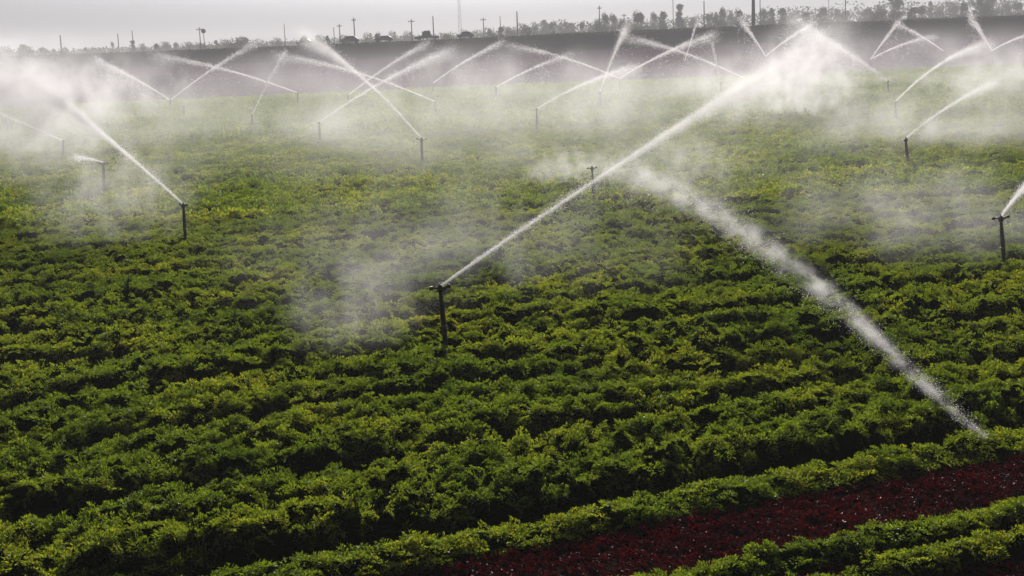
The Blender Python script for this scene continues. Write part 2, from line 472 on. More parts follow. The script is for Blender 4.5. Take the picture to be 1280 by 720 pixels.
def sample_band(y0, y1, dens, wide=0.52):
    area = (y1 * y1 - y0 * y0) * wide + 6.0 * (y1 - y0)
    n = int(area * dens)
    y = np.sqrt(rng.uniform(y0 * y0, y1 * y1, n))
    x = rng.uniform(-1, 1, n) * (wide * y + 3.0)
    return x, y

gp = [leaf_cluster('leaf_tuft', 84, 0.075, 0.040, 0.032, 0.010, M['green'], 0.45, 1), leaf_cluster('leaf_tuft', 84, 0.080, 0.050, 0.036, 0.009, M['green'], 0.6, 2),
      leaf_cluster('leaf_tuft', 80, 0.075, 0.036, 0.030, 0.012, M['green'], 0.35, 3), leaf_cluster('leaf_tuft', 50, 0.16, 0.10, 0.08, 0.034, M['green'], 0.55, 4),
      leaf_cluster('leaf_tuft', 44, 0.28, 0.14, 0.14, 0.075, M['green'], 0.5, 5)]
P = []; NR = []; SC = []; PK = []
rP = []; rN = []; rS = []; rK = []
for y0, y1, dens, kinds, base in ((5.5, 16, 160, (0, 1, 2), 1.0), (16, 32, 95, (0, 1, 2), 1.2), (32, 58, 36, (3,), 1.0), (58, FAR_EDGE + 14, 12, (4,), 1.0)):
    x, y = sample_band(y0, y1, dens)
    keep = y < edge_of_crop(x) - 0.2
    x, y = x[keep], y[keep]
    e = 0.05
    hh, mk = canopy(x, y); hx, _ = canopy(x + e, y); hy, _ = canopy(x, y + e)
    nn = np.stack([-(hx - hh) / e, -(hy - hh) / e, np.ones_like(x)], -1); nn /= np.linalg.norm(nn, axis=1)[:, None]
    sc = base * rng.uniform(0.75, 1.25, len(x))
    green = rng.uniform(0, 1, len(x)) < sstep(0.28, 0.55, mk)
    # fewer leaves low in the furrows
    green &= ~((hh < -0.20) & (y > 10) & (rng.uniform(0, 1, len(x)) < 0.70))
    P.append(np.stack([x, y, hh - 0.05 * base], -1)[green]); NR.append(nn[green]); SC.append(sc[green]); PK.append(rng.choice(kinds, len(x))[green])
    red = (mk < 0.30) & (y < 32) & (uv(x, y)[1] < 10.0)
    x, y = x[red], y[red]
    rP.append(np.stack([x, y, np.full_like(x, FG - 0.005)], -1)); rN.append(np.tile([0, 0, 1.0], (len(x), 1))); rS.append(rng.uniform(0.6, 1.1, len(x))); rK.append(rng.integers(0, 2, len(x)))
cat = np.concatenate
scatter('green_crop', cat(P), cat(NR), cat(SC), cat(PK), gp, 'dense leafy green crop in long uneven beds')
rp = [leaf_cluster('red_tuft', 26, 0.06, 0.05, 0.034, 0.022, M['red'], 0.6, 6), leaf_cluster('red_tuft', 24, 0.065, 0.045, 0.038, 0.024, M['red'], 0.4, 7)]
scatter('red_crop', cat(rP), cat(rN), cat(rS), cat(rK), rp, 'low dark red leafy plants in the strips between the green rows')

# ------------------------------------------------------------------ sprinklers
# name key, base pixel, top pixel, label
SPR = {
 'a': ((557, 431), (550, 358), "nearest sprinkler, thick dark riser with crossbar head at centre front, throwing the longest jet"),
 'b': ((1255, 328), (1251, 271), "large dark sprinkler riser with crossbar head close to the right edge"),
 'c': ((232, 300), (229, 255), "dark sprinkler riser at left with a short ground pipe at its foot"),
 'd': ((742, 244), (740, 209), "thin sprinkler riser half lost in the mist beside the long central jet"),
 'e': ((1135, 206), (1132, 173), "sprinkler riser at right with a dark leaf tuft beside its foot"),
 'f': ((130, 238), (129, 203), "faint sprinkler riser in the bright mist at left, behind the one with the ground pipe"),
 'g': ((528, 203), (527, 173), "sprinkler riser in clear air above the nearest one, small crossbar head"),
 'h': ((79, 196), (79, 176), "faint sprinkler riser second from the left edge"),
 'i': ((400, 177), (399, 153), "crisp sprinkler riser with bare top between the two left jets"),
 'j': ((671, 159), (671, 136), "small dark sprinkler riser just left of the thin mist veil, top centre"),
 'k': ((315, 161), (315, 143), "small sprinkler riser under the steep thin jet at left"),
 'l': ((545, 146), (544, 127), "small sprinkler riser behind the crossbar one, faint jet to the left"),
 'm': ((751, 136), (750, 115), "faint sprinkler riser in pale mist above the central cloud"),
 'n': ((230, 148), (230, 132), "tiny sprinkler riser standing alone at the left far side"),
 'o': ((436, 136), (435, 119), "tiny sprinkler riser with jet rising to the right towards the parked cars"),
 'p': ((620, 123), (620, 109), "tiny far sprinkler riser left of the top centre jets"),
 'q': ((372, 132), (372, 116), "tiny far sprinkler riser with faint jet thrown left across the purple field"),
 'r': ((541, 119), (541, 104), "tiny far sprinkler riser below the small dark parked car"),
 's': ((1120, 151), (1119, 127), "faint sprinkler riser in the mist above the leaf tuft one"),
 't': ((1111, 120), (1110, 101), "faint sprinkler riser at the foot of the broad bright jet under the skyline"),
 'u': ((902, 120), (901, 103), "far sprinkler riser under the short upright jet right of centre"),
 'v': ((9, 168), (8, 148), "faint sprinkler riser closest to the left edge"),
 'w': ((214, 137), (213, 125), "far faint sprinkler riser under the crossing jets at upper left"),
 'x': ((775, 113), (774, 98), "far sprinkler riser behind the pale mist at top centre"),
 'y': ((958, 85), (957, 70), "far sprinkler riser below the thick dark pole"),
 'z': ((1241, 76), (1240, 63), "far sprinkler riser at upper right below the large dark trees"),
 'A': ((1089, 90), (1088, 74), "far sprinkler riser under the jet that rises steeply beside the round tree"),
 'B': ((856, 90), (856, 76), "far sprinkler riser under the crossing jets by the spiky tree"),
 'C': ((1181, 76), (1180, 64), "far sprinkler riser under the short jet between the upper right jets"),
 'D': ((932, 113), (931, 98), "far sprinkler riser hidden in the spray right of the short upright jet"),
}
NOZ = {}
def build_sprinkler(detail, Hh):
    parts = []
    s = MB(); n = 12 if detail else 6
    g0 = GROUND - 0.02
    s.tube([(0, 0, g0), (0, 0, Hh * 0.10), (0, 0, Hh * 0.45), (0, 0, Hh * 0.80), (0, 0, Hh * 0.93)], [0.034, 0.034, 0.036, 0.028, 0.026], n)
    parts.append(('riser', s.mesh('riser', M['riser'], True)))
    s = MB(); s.tube([(0, 0, Hh * 0.90), (0, 0, Hh * 0.915), (0, 0, Hh * 0.965), (0, 0, Hh * 0.98)], [0.030, 0.046, 0.046, 0.034], n)
    s.tube([(0, 0, Hh * 0.98), (0, 0, Hh * 1.0), (0.0, 0, Hh * 1.03)], [0.034, 0.030, 0.012], n)
    parts.append(('sprinkler_body', s.mesh('sprinkler_body', M['brass'], True)))
    if detail:
        s = MB()       # nozzle barrel with flared end
        s.tube([(0.02, 0, Hh * 0.955), (0.065, 0, Hh * 0.965), (0.11, 0, Hh * 0.99)], [0.021, 0.019, 0.016], 10)
        s.tube([(0.100, 0, Hh * 0.975), (0.140, 0, Hh * 0.995)], [0.027, 0.022], 10)
        parts.append(('nozzle', s.mesh('nozzle', M['brass'], True)))
        s = MB()       # impact arm with counterweight
        s.tube([(-0.105, 0, Hh * 0.985), (-0.04, 0, Hh * 0.975), (0.0, 0, Hh * 1.0), (0.0, 0, Hh * 1.055)], [0.013, 0.013, 0.015, 0.012], 8)
        s.box((-0.120, 0, Hh * 0.985), (0.055, 0.042, 0.042), 0.75)
        parts.append(('impact_arm', s.mesh('impact_arm', M['brass'], True)))
        s = MB()
        s.tube([(0, 0, Hh * 0.30), (0, 0, Hh * 0.305), (0, 0, Hh * 0.335), (0, 0, Hh * 0.34)], [0.036, 0.043, 0.043, 0.036], n)
        parts.append(('coupling', s.mesh('coupling', M['steel'], True)))
    return parts
cache = {}
for key, (bp_, tp_, lab) in SPR.items():
    base = on_level(bp_[0], bp_[1], -0.03)
    top = at_depth(tp_[0], tp_[1], base.y)
    D = base.y
    detail = D < 48
    ck = 'near' if detail else 'far'
    Hh = 0.76
    if ck not in cache: cache[ck] = build_sprinkler(detail, Hh)
    root = empty('sprinkler', base)
    d = top - base
    k = min(1.15, max(0.85, d.length / Hh))
    lean = math.atan2(d.x, d.z)
    rz = {'a': 0.12, 'b': -0.1, 'c': 2.4, 'd': 0.5, 'e': 1.2, 'f': 2.9, 'g': 2.8}.get(key, random.uniform(0, 6.28))
    root.rotation_euler = (0, lean, 0); root.scale = (1, 1, k)
    if D > 36: root.scale = (1.3, 1.3, k)
    if D > 60: root.scale = (1.6, 1.6, k)
    for nm, me_ in cache[ck]:
        p = obj(nm, me_, root); p.rotation_euler = (0, 0, rz)
    tag(root, lab, 'sprinkler', 'sprinklers on risers standing in the crop')
    NOZ[key] = Vector((top.x, top.y, top.z))
# short lateral pipe at the foot of one sprinkler
b = on_level(232, 300, -0.05)
s = MB(); s.tube([(-0.24, -0.05, -0.02), (-0.1, -0.05, 0.02), (0.22, 0.03, 0.0)], 0.038, 10)
s.tube([(-0.27, -0.05, -0.022), (-0.23, -0.05, -0.018)], 0.048, 10)
o = obj('irrigation_pipe', s.mesh('irrigation_pipe', M['riser'], True)); o.location = b
tag(o, 'short dark pipe lying at the foot of the left sprinkler', 'pipe')

# ------------------------------------------------------------------ water
QF = np.array([(-1, 0, 0.25), (0, -0.8, -0.25), (1, 0, 0.25), (0, 0.8, -0.25)], float)
def droplets(name, Pn, r):
    """small bent flecks of water, turned every way"""
    n = len(Pn)
    q = rng.normal(size=(n, 4)); q /= np.linalg.norm(q, axis=1)[:, None]
    w, x, y, z = q.T
    Rm = np.stack([1 - 2 * (y * y + z * z), 2 * (x * y - z * w), 2 * (x * z + y * w), 2 * (x * y + z * w), 1 - 2 * (x * x + z * z), 2 * (y * z - x * w), 2 * (x * z - y * w), 2 * (y * z + x * w), 1 - 2 * (x * x + y * y)], -1).reshape(n, 3, 3)
    V = np.einsum('nij,kj->nki', Rm, QF) * r[:, None, None] + Pn[:, None, :]
    F = np.arange(n * 4).reshape(n, 4)
    return mesh_np(name, V.reshape(-1, 3), F, M['water'])

def math_node(N, L, op, a, b=None, c=None, clamp=False):
    n = N.new('ShaderNodeMath'); n.operation = op; n.use_clamp = clamp
    for i, v in enumerate((a, b, c)):
        if v is None: continue
        if hasattr(v, 'is_output'): L.new(v, n.inputs[i])
        else: n.inputs[i].default_value = v
    return n.outputs[0]

def spray_volume(name, build, step=1.0, g=0.38):
    m, nt = new_mat(name); N, L = nt.nodes, nt.links
    out = N.new('ShaderNodeOutputMaterial'); pv = N.new('ShaderNodeVolumePrincipled')
    pv.inputs['Color'].default_value = (0.99, 0.965, 0.985, 1); pv.inputs['Anisotropy'].default_value = g
    tc = N.new('ShaderNodeTexCoord'); geo = N.new('ShaderNodeNewGeometry')
    L.new(build(N, L, tc.outputs['Object'], geo.outputs['Position']), pv.inputs['Density'])
    L.new(pv.outputs[0], out.inputs['Volume'])
    m.cycles.volume_step_rate = step
    return m

def wisp(N, L, pos, scale, lo, gain, detail=3.0, stretch=(1, 1, 1.6), off=0.0):
    mp = N.new('ShaderNodeMapping'); mp.inputs['Scale'].default_value = stretch; mp.inputs['Location'].default_value = (off, off * .7, 0)
    mp.inputs['Rotation'].default_value = (0.15, 0.35, 0)
    L.new(pos, mp.inputs['Vector'])
    n = N.new('ShaderNodeTexNoise'); n.inputs['Scale'].default_value = scale; n.inputs['Detail'].default_value = detail; n.inputs['Roughness'].default_value = 0.6
    L.new(mp.outputs[0], n.inputs['Vector'])
    return math_node(N, L, 'MULTIPLY', math_node(N, L, 'SUBTRACT', n.outputs['Fac'], lo), gain, clamp=True)

PXM = 1360.0          # pixels of the 1024 wide render per metre at one metre
# key, target pixel, depth change to the target, drop k, reach smax, droplets, spread, fallout, label
JETS = [
 ('a', (1000, 68), 8.5, 0.012, 14.5, 36000, 0.026, 0.32, "long white water jet rising from the nearest sprinkler up to the right"),
 ('c', (20, 88), 8.0, 0.020, 13.0, 26000, 0.060, 0.30, "bright water jet and plume rising to the left from the sprinkler with the ground pipe"),
 ('f', (92, 197), -2.5, 0.06, 2.6, 2600, 0.03, 0.2, "short bright burst of water beside the faint left riser"),
 ('h', (0, 142), -2.0, 0.03, 6.0, 4500, 0.022, 0.25, "water jet running out of the left edge"),
 ('w', (133, 80), 3.0, 0.04, 9.0, 7500, 0.030, 0.55, "thick far jet pointing up left over the purple field, mist below it"),
 ('w', (305, 62), 6.0, 0.035, 9.5, 4200, 0.022, 0.2, "far thin jet rising right to the skyline from the upper left"),
 ('q', (218, 73), 3.0, 0.035, 11.0, 4200, 0.020, 0.2, "faint far jet thrown left across the purple field"),
 ('k', (351, 74), 4.0, 0.03, 6.3, 3200, 0.018, 0.15, "steep thin white jet at left, rising right from its riser"),
 ('i', (545, 70), 8.0, 0.03, 12.5, 6500, 0.022, 0.3, "long pale jet from the crisp riser rising right"),
 ('o', (522, 60), 6.0, 0.03, 8.6, 4200, 0.020, 0.25, "far jet rising right below the dark parked car"),
 ('g', (396, 54), 10.0, 0.028, 14.5, 5600, 0.022, 0.25, "long thin jet climbing left from the small crossbar riser"),
 ('l', (372, 73), 6.0, 0.035, 12.5, 3800, 0.018, 0.2, "faint jet thrown left from behind the crossbar riser"),
 ('r', (616, 58), 6.0, 0.035, 9.0, 4200, 0.020, 0.3, "far pale jet rising right from the tiny riser below the dark car"),
 ('p', (700, 72), 4.0, 0.05, 10.0, 3200, 0.024, 0.4, "far broad faint jet at top centre, rising right"),
 ('j', (780, 88), 6.0, 0.045, 12.0, 7200, 0.024, 0.4, "pale jet rising right from the small dark riser at top centre"),
 ('m', (780, 40), 9.0, 0.02, 12.5, 3600, 0.022, 0.25, "far steep jet reaching the skyline trees at top centre"),
 ('x', (878, 48), 7.0, 0.03, 12.0, 7500, 0.026, 0.35, "far long jet rising right towards the spiky tree"),
 ('x', (655, 60), 6.0, 0.04, 11.0, 3600, 0.022, 0.3, "far faint jet thrown left above top centre"),
 ('B', (869, 34), 3.0, 0.02, 5.0, 2800, 0.020, 0.2, "far short steep jet under the spiky tree"),
 ('D', (800, 50), 6.0, 0.04, 11.0, 5200, 0.024, 0.3, "far jet thrown left from behind the upright jet"),
 ('u', (892, 62), 2.0, 0.02, 3.8, 2200, 0.022, 0.1, "short nearly upright jet right of centre"),
 ('y', (930, 30), -4.0, 0.03, 6.5, 5200, 0.038, 0.2, "bright thick far jet leaning left just below the thick dark pole"),
 ('y', (1012, 32), 6.0, 0.03, 9.5, 4500, 0.026, 0.3, "far jet rising right from under the thick dark pole"),
 ('t', (1008, 36), -4.0, 0.035, 14.0, 15000, 0.055, 0.65, "broad bright jet leaning left with a heavy white curtain below it"),
 ('A', (1126, 24), 5.0, 0.02, 6.5, 3600, 0.024, 0.2, "far steep jet rising to the round tree on the skyline"),
 ('A', (1165, 46), 5.0, 0.05, 9.0, 2600, 0.022, 0.3, "far low jet rising right below the round tree"),
 ('C', (1128, 33), -4.0, 0.04, 8.0, 3600, 0.028, 0.25, "far jet leaning left under the round tree"),
 ('s', (1225, 58), 9.0, 0.04, 14.0, 5200, 0.022, 0.3, "far long low jet rising right at upper right"),
 ('z', (1217, 27), -4.0, 0.03, 6.5, 5600, 0.042, 0.25, "bright thick far jet leaning left at upper right"),
 ('z', (1290, 42), 5.0, 0.04, 8.5, 2600, 0.022, 0.3, "far faint jet rising right at the upper right edge"),
 ('e', (1232, 108), 6.0, 0.03, 9.0, 3400, 0.016, 0.2, "thin straight jet rising right from the riser beside the leaf tuft"),
 ('b', (1282, 232), 3.0, 0.02, 6.0, 5000, 0.016, 0.2, "thin jet leaving the right edge from the large right riser"),
]
def jet_path(p0, dirv, m, k, s):
    return p0.x + dirv[0] * s, p0.y + dirv[1] * s, p0.z + m * s - k * s * s

def make_jet(p0, dirv, m, k, smax, n, spread, fall, label, core=0.03, rpx=0.36, floor=GROUND + 0.3, tau0=0.42, step=0.3):
    D = p0.y
    ws = np.linspace(0, 1, 14) ** 1.2 * smax * core
    pts = [jet_path(p0, dirv, m, k, s_) for s_ in ws]
    r0 = 0.010 + 0.0002 * D
    tb = MB(); tb.tube([Vector(p) - p0 for p in pts], [r0 * (0.55 + 0.5 * min(1, q * 6)) * (1 - 0.97 * q ** 0.8) for q in np.linspace(0, 1, 14)], 6)
    root = obj('water_jet', tb.mesh('water_jet', M['water'], True)); root.location = p0
    tag(root, label, 'water jet', 'water jets from the sprinklers')
    # soft spray round the path: densest along the jet, hanging lower under it
    L_ = smax
    def dens(N, L, P, pos):
        sp = N.new('ShaderNodeSeparateXYZ'); L.new(P, sp.inputs[0]); X_, Y_, Z_ = sp.outputs
        t = math_node(N, L, 'DIVIDE', X_, L_, clamp=True)
        zc = math_node(N, L, 'SUBTRACT', math_node(N, L, 'MULTIPLY', X_, m), math_node(N, L, 'MULTIPLY', math_node(N, L, 'MULTIPLY', X_, X_), k))
        dz = math_node(N, L, 'SUBTRACT', Z_, zc)
        below = math_node(N, L, 'LESS_THAN', dz, 0.0)
        fac = math_node(N, L, 'SUBTRACT', 1.0, math_node(N, L, 'MULTIPLY', below, 0.25 + 0.45 * fall))
        dz = math_node(N, L, 'MULTIPLY', dz, fac)
        sg = math_node(N, L, 'ADD', sig0, math_node(N, L, 'MULTIPLY', math_node(N, L, 'MULTIPLY', X_, math_node(N, L, 'MULTIPLY', t, t)), spread * 1.05))
        q = math_node(N, L, 'DIVIDE', math_node(N, L, 'SQRT', math_node(N, L, 'ADD', math_node(N, L, 'MULTIPLY', Y_, Y_), math_node(N, L, 'MULTIPLY', dz, dz))), sg)
        e = math_node(N, L, 'EXPONENT', math_node(N, L, 'MULTIPLY', math_node(N, L, 'MULTIPLY', q, q), -1.0))
        # optical depth along the path: bright near the nozzle, thinning at the end
        tau = math_node(N, L, 'MULTIPLY', math_node(N, L, 'POWER', math_node(N, L, 'SUBTRACT', 1.0, t), 0.6), tau0)
        w1 = wisp(N, L, pos, 1.3, 0.22, 1.9, stretch=(1, 1, 1.3))
        cb = N.new('ShaderNodeCombineXYZ'); L.new(math_node(N, L, 'MULTIPLY', X_, 0.35), cb.inputs[0]); L.new(math_node(N, L, 'DIVIDE', Y_, sg), cb.inputs[1]); L.new(math_node(N, L, 'DIVIDE', dz, sg), cb.inputs[2])
        w2 = wisp(N, L, cb.outputs[0], 2.2, 0.25, 2.4, 5.0, stretch=(1, 1, 1))
        w = math_node(N, L, 'MULTIPLY', w1, math_node(N, L, 'ADD', w2, 0.25))
        return math_node(N, L, 'MULTIPLY', math_node(N, L, 'MULTIPLY', e, w), math_node(N, L, 'DIVIDE', tau, sg))
    sig0 = 0.005 + 0.00030 * D
    mat = spray_volume('jet_spray', dens, step=step)
    ss = np.linspace(0, 1, 12) * L_
    hull = MB(); drop0 = 1.0 / (1 - 0.25 - 0.45 * fall)
    rr_ = [2.0 * (sig0 + spread * 1.05 * q * q * q / L_ ** 2) for q in ss]
    hull.tube([Vector((q, 0, m * q - k * q * q - (drop0 - 1) * r_ * 0.5)) for q, r_ in zip(ss, rr_)], [r_ * (1 + (drop0 - 1) * .5) for r_ in rr_], 10)
    hv = obj('spray', hull.mesh('spray', mat), root); hv["kind"] = "stuff"
    hv.rotation_euler = (0, 0, math.atan2(dirv[1], dirv[0]))
    # droplets: tight core that frays out, plus fallout that drifts down
    s = rng.beta(1.15, 1.25, n) * smax
    hx, hy, hz = jet_path(p0, dirv, m, k, s)
    sg = 0.010 + spread * s * (0.35 + 0.65 * s / smax)
    clump = noise3(s * 2.2, s * 0 + 0.5, seed=int(abs(p0.x) * 10) % 97) * 0.8 + 0.6
    J = rng.normal(size=(n, 3)) * sg[:, None] * clump[:, None]
    isf = rng.uniform(size=n) < fall * np.clip(s / smax * 1.6, 0, 1)
    drop = np.where(isf, rng.exponential(1.0, n) * (0.35 + 0.09 * s), 0)
    x = hx + J[:, 0] - drop * 0.22 * (1 + rng.normal(0, .5, n)); y = hy + J[:, 1] + drop * 0.1 * rng.normal(0, 1, n); z = hz + J[:, 2] * 0.9 - drop
    keep = z > floor
    # uneven: let it break into streaks
    nz = noise3(x * 1.1, y * 1.1, z * 1.6, seed=77)
    keep &= rng.uniform(size=n) < 0.35 + 1.3 * nz
    Pn = np.stack([x, y, z], -1)[keep] - np.array(p0)[None]
    r = rpx * D / PXM * rng.uniform(0.55, 1.25, len(Pn))
    dr = obj('droplets', droplets('droplets', Pn, r), root); dr["kind"] = "stuff"
    return root

for key, tp_, dD, k, smax, n, spread, fall, lab in JETS:
    p0 = NOZ[key] + Vector((0, 0, 0.0)); k *= 0.3
    T = at_depth(tp_[0], tp_[1], p0.y + dD)
    dx, dy = T.x - p0.x, T.y - p0.y
    s_ = math.hypot(dx, dy); m = (T.z - p0.z) / s_ + k * s_
    smax = min(smax, s_ * 1.22)
    make_jet(p0, (dx / s_, dy / s_), m, k, smax, int(n * (0.25 if key == 'c' else 0.7 if NOZ[key].y < 50 else 0.35)), spread, fall, lab, tau0={'a': 0.95, 'c': 1.3, 't': 1.1, 'f': 0.7}.get(key, 0.30 + n / 13000))

# the low jet that comes down towards the camera at right, from the central riser
p0 = NOZ['d']; land = on_level(1228, 548, -0.05)
dx, dy = land.x - p0.x, land.y - p0.y; R_ = math.hypot(dx, dy)
k = 0.0060; m = (land.z - p0.z) / R_ + k * R_
root = empty('water_jet', p0)
tag(root, 'wispy white jet coming down across the crop to the ground at lower right', 'water jet', 'water jets from the sprinklers')
def low_dens(N, L, P, pos):
    sp = N.new('ShaderNodeSeparateXYZ'); L.new(P, sp.inputs[0]); X_, Y_, Z_ = sp.outputs
    t = math_node(N, L, 'DIVIDE', X_, R_, clamp=True)
    it = math_node(N, L, 'SUBTRACT', 1.0, t)
    zc = math_node(N, L, 'SUBTRACT', math_node(N, L, 'MULTIPLY', X_, m), math_node(N, L, 'MULTIPLY', math_node(N, L, 'MULTIPLY', X_, X_), k))
    wv = N.new('ShaderNodeTexNoise'); wv.inputs['Scale'].default_value = 0.9; wv.inputs['Detail'].default_value = 2; L.new(pos, wv.inputs['Vector'])
    off = math_node(N, L, 'MULTIPLY', math_node(N, L, 'SUBTRACT', wv.outputs['Fac'], 0.5), math_node(N, L, 'MULTIPLY_ADD', it, 1.2, 0.12))
    yy = math_node(N, L, 'ADD', Y_, off)
    sg = math_node(N, L, 'ADD', 0.040, math_node(N, L, 'MULTIPLY', it, 0.38))
    dz = math_node(N, L, 'MULTIPLY', math_node(N, L, 'SUBTRACT', Z_, zc), 1.5)
    q = math_node(N, L, 'DIVIDE', math_node(N, L, 'SQRT', math_node(N, L, 'ADD', math_node(N, L, 'MULTIPLY', yy, yy), math_node(N, L, 'MULTIPLY', dz, dz))), sg)
    e = math_node(N, L, 'EXPONENT', math_node(N, L, 'MULTIPLY', math_node(N, L, 'MULTIPLY', q, q), -1.0))
    tau = math_node(N, L, 'ADD', 0.13, math_node(N, L, 'MULTIPLY', math_node(N, L, 'MULTIPLY', t, t), 0.20))
    w = math_node(N, L, 'ADD', wisp(N, L, pos, 2.9, 0.44, 5.5, 8.0, stretch=(1.3, 0.5, 1.3), off=3.7), 0.08)
    fade = math_node(N, L, 'MULTIPLY', t, 3.0, clamp=True)
    return math_node(N, L, 'MULTIPLY', math_node(N, L, 'MULTIPLY', e, math_node(N, L, 'MULTIPLY', w, fade)), math_node(N, L, 'DIVIDE', tau, sg))
hull = MB(); ss = np.linspace(0.02, 1.0, 14) * R_
hull.tube([(q, 0, m * q - k * q * q) for q in ss], [2.7 * (0.06 + 0.40 * (1 - q / R_)) for q in ss], 10)
hv = obj('spray', hull.mesh('spray', spray_volume('low_jet_spray', low_dens, step=0.15)), root); hv["kind"] = "stuff"
hv.rotation_euler = (0, 0, math.atan2(dy, dx))
n = 12000
t = rng.uniform(0.13, 1, n) ** 0.62
hx, hy, hz = jet_path(p0, (dx / R_, dy / R_), m, k, t * R_)
puff = noise3(t * 21, t * 0, seed=5) * 0.9 + noise3(t * 55, t * 0, seed=6) * 0.5
sg = (0.045 + 0.42 * (1 - t) ** 1.1) * (0.45 + puff)
J = rng.normal(size=(n, 3)) * sg[:, None]
J[:, 2] *= 0.55
off = (noise3(t * 9, t * 0 + 2, seed=8) - 0.5) * 0.5 * (1 - t + 0.08)
x = hx + J[:, 0] + off; y = hy + J[:, 1]; z = hz + J[:, 2]
keep = (z > GROUND + 0.25) & (rng.uniform(size=n) < np.clip(0.05 + 1.9 * (noise3(x * 2.6, y * 2.0, z * 4, seed=9) - 0.28) + 0.35 * (t > 0.86), 0, 1) * np.clip(0.30 + 0.9 * t ** 2, 0, 1))
Pn = np.stack([x, y, z], -1)[keep] - np.array(p0)[None]
Dp = (Pn[:, 1] + p0.y)
dr = obj('droplets', droplets('droplets', Pn, 0.36 * Dp / PXM * rng.uniform(0.5, 1.3, len(Pn))), root); dr["kind"] = "stuff"

# drifting mist: px centre, depth, half sizes in px, depth half size, droplets, label
# px centre, depth, half sizes in px, depth half size, optical depth at the middle, label
MIST = [
 ((56, 122), 34, (85, 62), 3.0, 2.1, "bright cloud of mist hanging under the left jet"),
 ((140, 235), 29, (95, 68), 2.5, 0.55, "thin veil of mist left of the riser with the ground pipe"),
 ((30, 180), 42, (90, 50), 4.0, 0.6, "pale mist at the left edge"),
 ((440, 378), 17.5, (80, 52), 1.4, 0.32, "thin puff of mist just left of the nearest sprinkler"),
 ((570, 310), 23, (270, 85), 3.5, 0.28, "very thin mist over the crop behind the nearest sprinkler"),
 ((712, 218), 37, (52, 34), 1.5, 0.8, "small puff of mist left of the central riser"),
 ((850, 205), 30, (90, 50), 2.5, 0.5, "torn mist drifting right of the long central jet"),
 ((1010, 105), 60, (56, 66), 3.0, 1.6, "heavy white curtain of falling mist under the broad bright jet"),
 ((935, 110), 32, (75, 45), 3.0, 1.0, "dense white spray at the far end of the longest jet"),
 ((1160, 262), 25, (200, 60), 3.5, 0.55, "thin sheet of mist in front of the large right riser"),
 ((1190, 155), 44, (170, 65), 5.0, 0.95, "pale mist around the risers at right"),
 ((1265, 92), 60, (75, 30), 3.0, 0.8, "white mist at the upper right edge"),
 ((740, 125), 58, (190, 45), 8.0, 0.5, "pale mist bank at top centre over the far crop"),
 ((1080, 112), 80, (360, 60), 12.0, 0.85, "long pale mist bank along the far crop edge at right"),
 ((380, 98), 95, (320, 36), 12.0, 0.27, "long faint mist over the purple field at left"),
 ((150, 115), 75, (95, 50), 5.0, 0.7, "pale mist under the crossing jets at upper left"),
 ((620, 98), 85, (170, 36), 7.0, 0.38, "faint mist under the jets at upper centre"),
 ((1200, 70), 110, (160, 30), 8.0, 0.4, "mist below the skyline trees at upper right"),
 ((400, 150), 56, (500, 62), 12.0, 0.75, "wide pale veil over the far crop at left and centre"),
 ((640, 190), 40, (480, 70), 9.0, 0.36, "thin veil of drifting spray over the middle of the field"),
]
for (cx, cy), Y0, (hx_, hy_), dy_, tau, lab in MIST:
    c = at_depth(cx, cy, Y0); sc = Y0 / FPX
    fr = 1.0 / max(0.8, hx_ * sc * 0.45)
    def dens(N, L, P, pos):
        ln = N.new('ShaderNodeVectorMath'); ln.operation = 'LENGTH'; L.new(P, ln.inputs[0])
        f = math_node(N, L, 'SUBTRACT', 1.0, ln.outputs['Value'], clamp=True)
        f = math_node(N, L, 'MULTIPLY', math_node(N, L, 'POWER', f, 1.6), 1.3)
        w = wisp(N, L, pos, fr * 1.5, 0.42, 5.0, 7.0, stretch=(1.2, 0.5, 0.8), off=cx)
        return math_node(N, L, 'MULTIPLY', math_node(N, L, 'MULTIPLY', f, w), tau / (dy_ * 0.9))
    mat = spray_volume('mist_air', dens, step=1.0)
    s = MB()
    seg, rings = 14, 8
    vs = [(0, 0, -1)] + [(math.sin(math.pi * i_ / rings) * math.cos(6.28318 * j_ / seg), math.sin(math.pi * i_ / rings) * math.sin(6.28318 * j_ / seg), -math.cos(math.pi * i_ / rings)) for i_ in range(1, rings) for j_ in range(seg)] + [(0, 0, 1)]
    fs = [(0, 1 + (j_ + 1) % seg, 1 + j_) for j_ in range(seg)] + [(1 + (i_ - 1) * seg + j_, 1 + (i_ - 1) * seg + (j_ + 1) % seg, 1 + i_ * seg + (j_ + 1) % seg, 1 + i_ * seg + j_) for i_ in range(1, rings - 1) for j_ in range(seg)]
    last = len(vs) - 1; b0 = 1 + (rings - 2) * seg
    fs += [(b0 + j_, b0 + (j_ + 1) % seg, last) for j_ in range(seg)]
    s.add(vs, fs)
    o = obj('mist', s.mesh('mist', mat)); o.location = c
    o.scale = (hx_ * sc * 1.5, dy_ * 1.3, hy_ * sc * 1.5)
    tag(o, lab, kind='stuff')

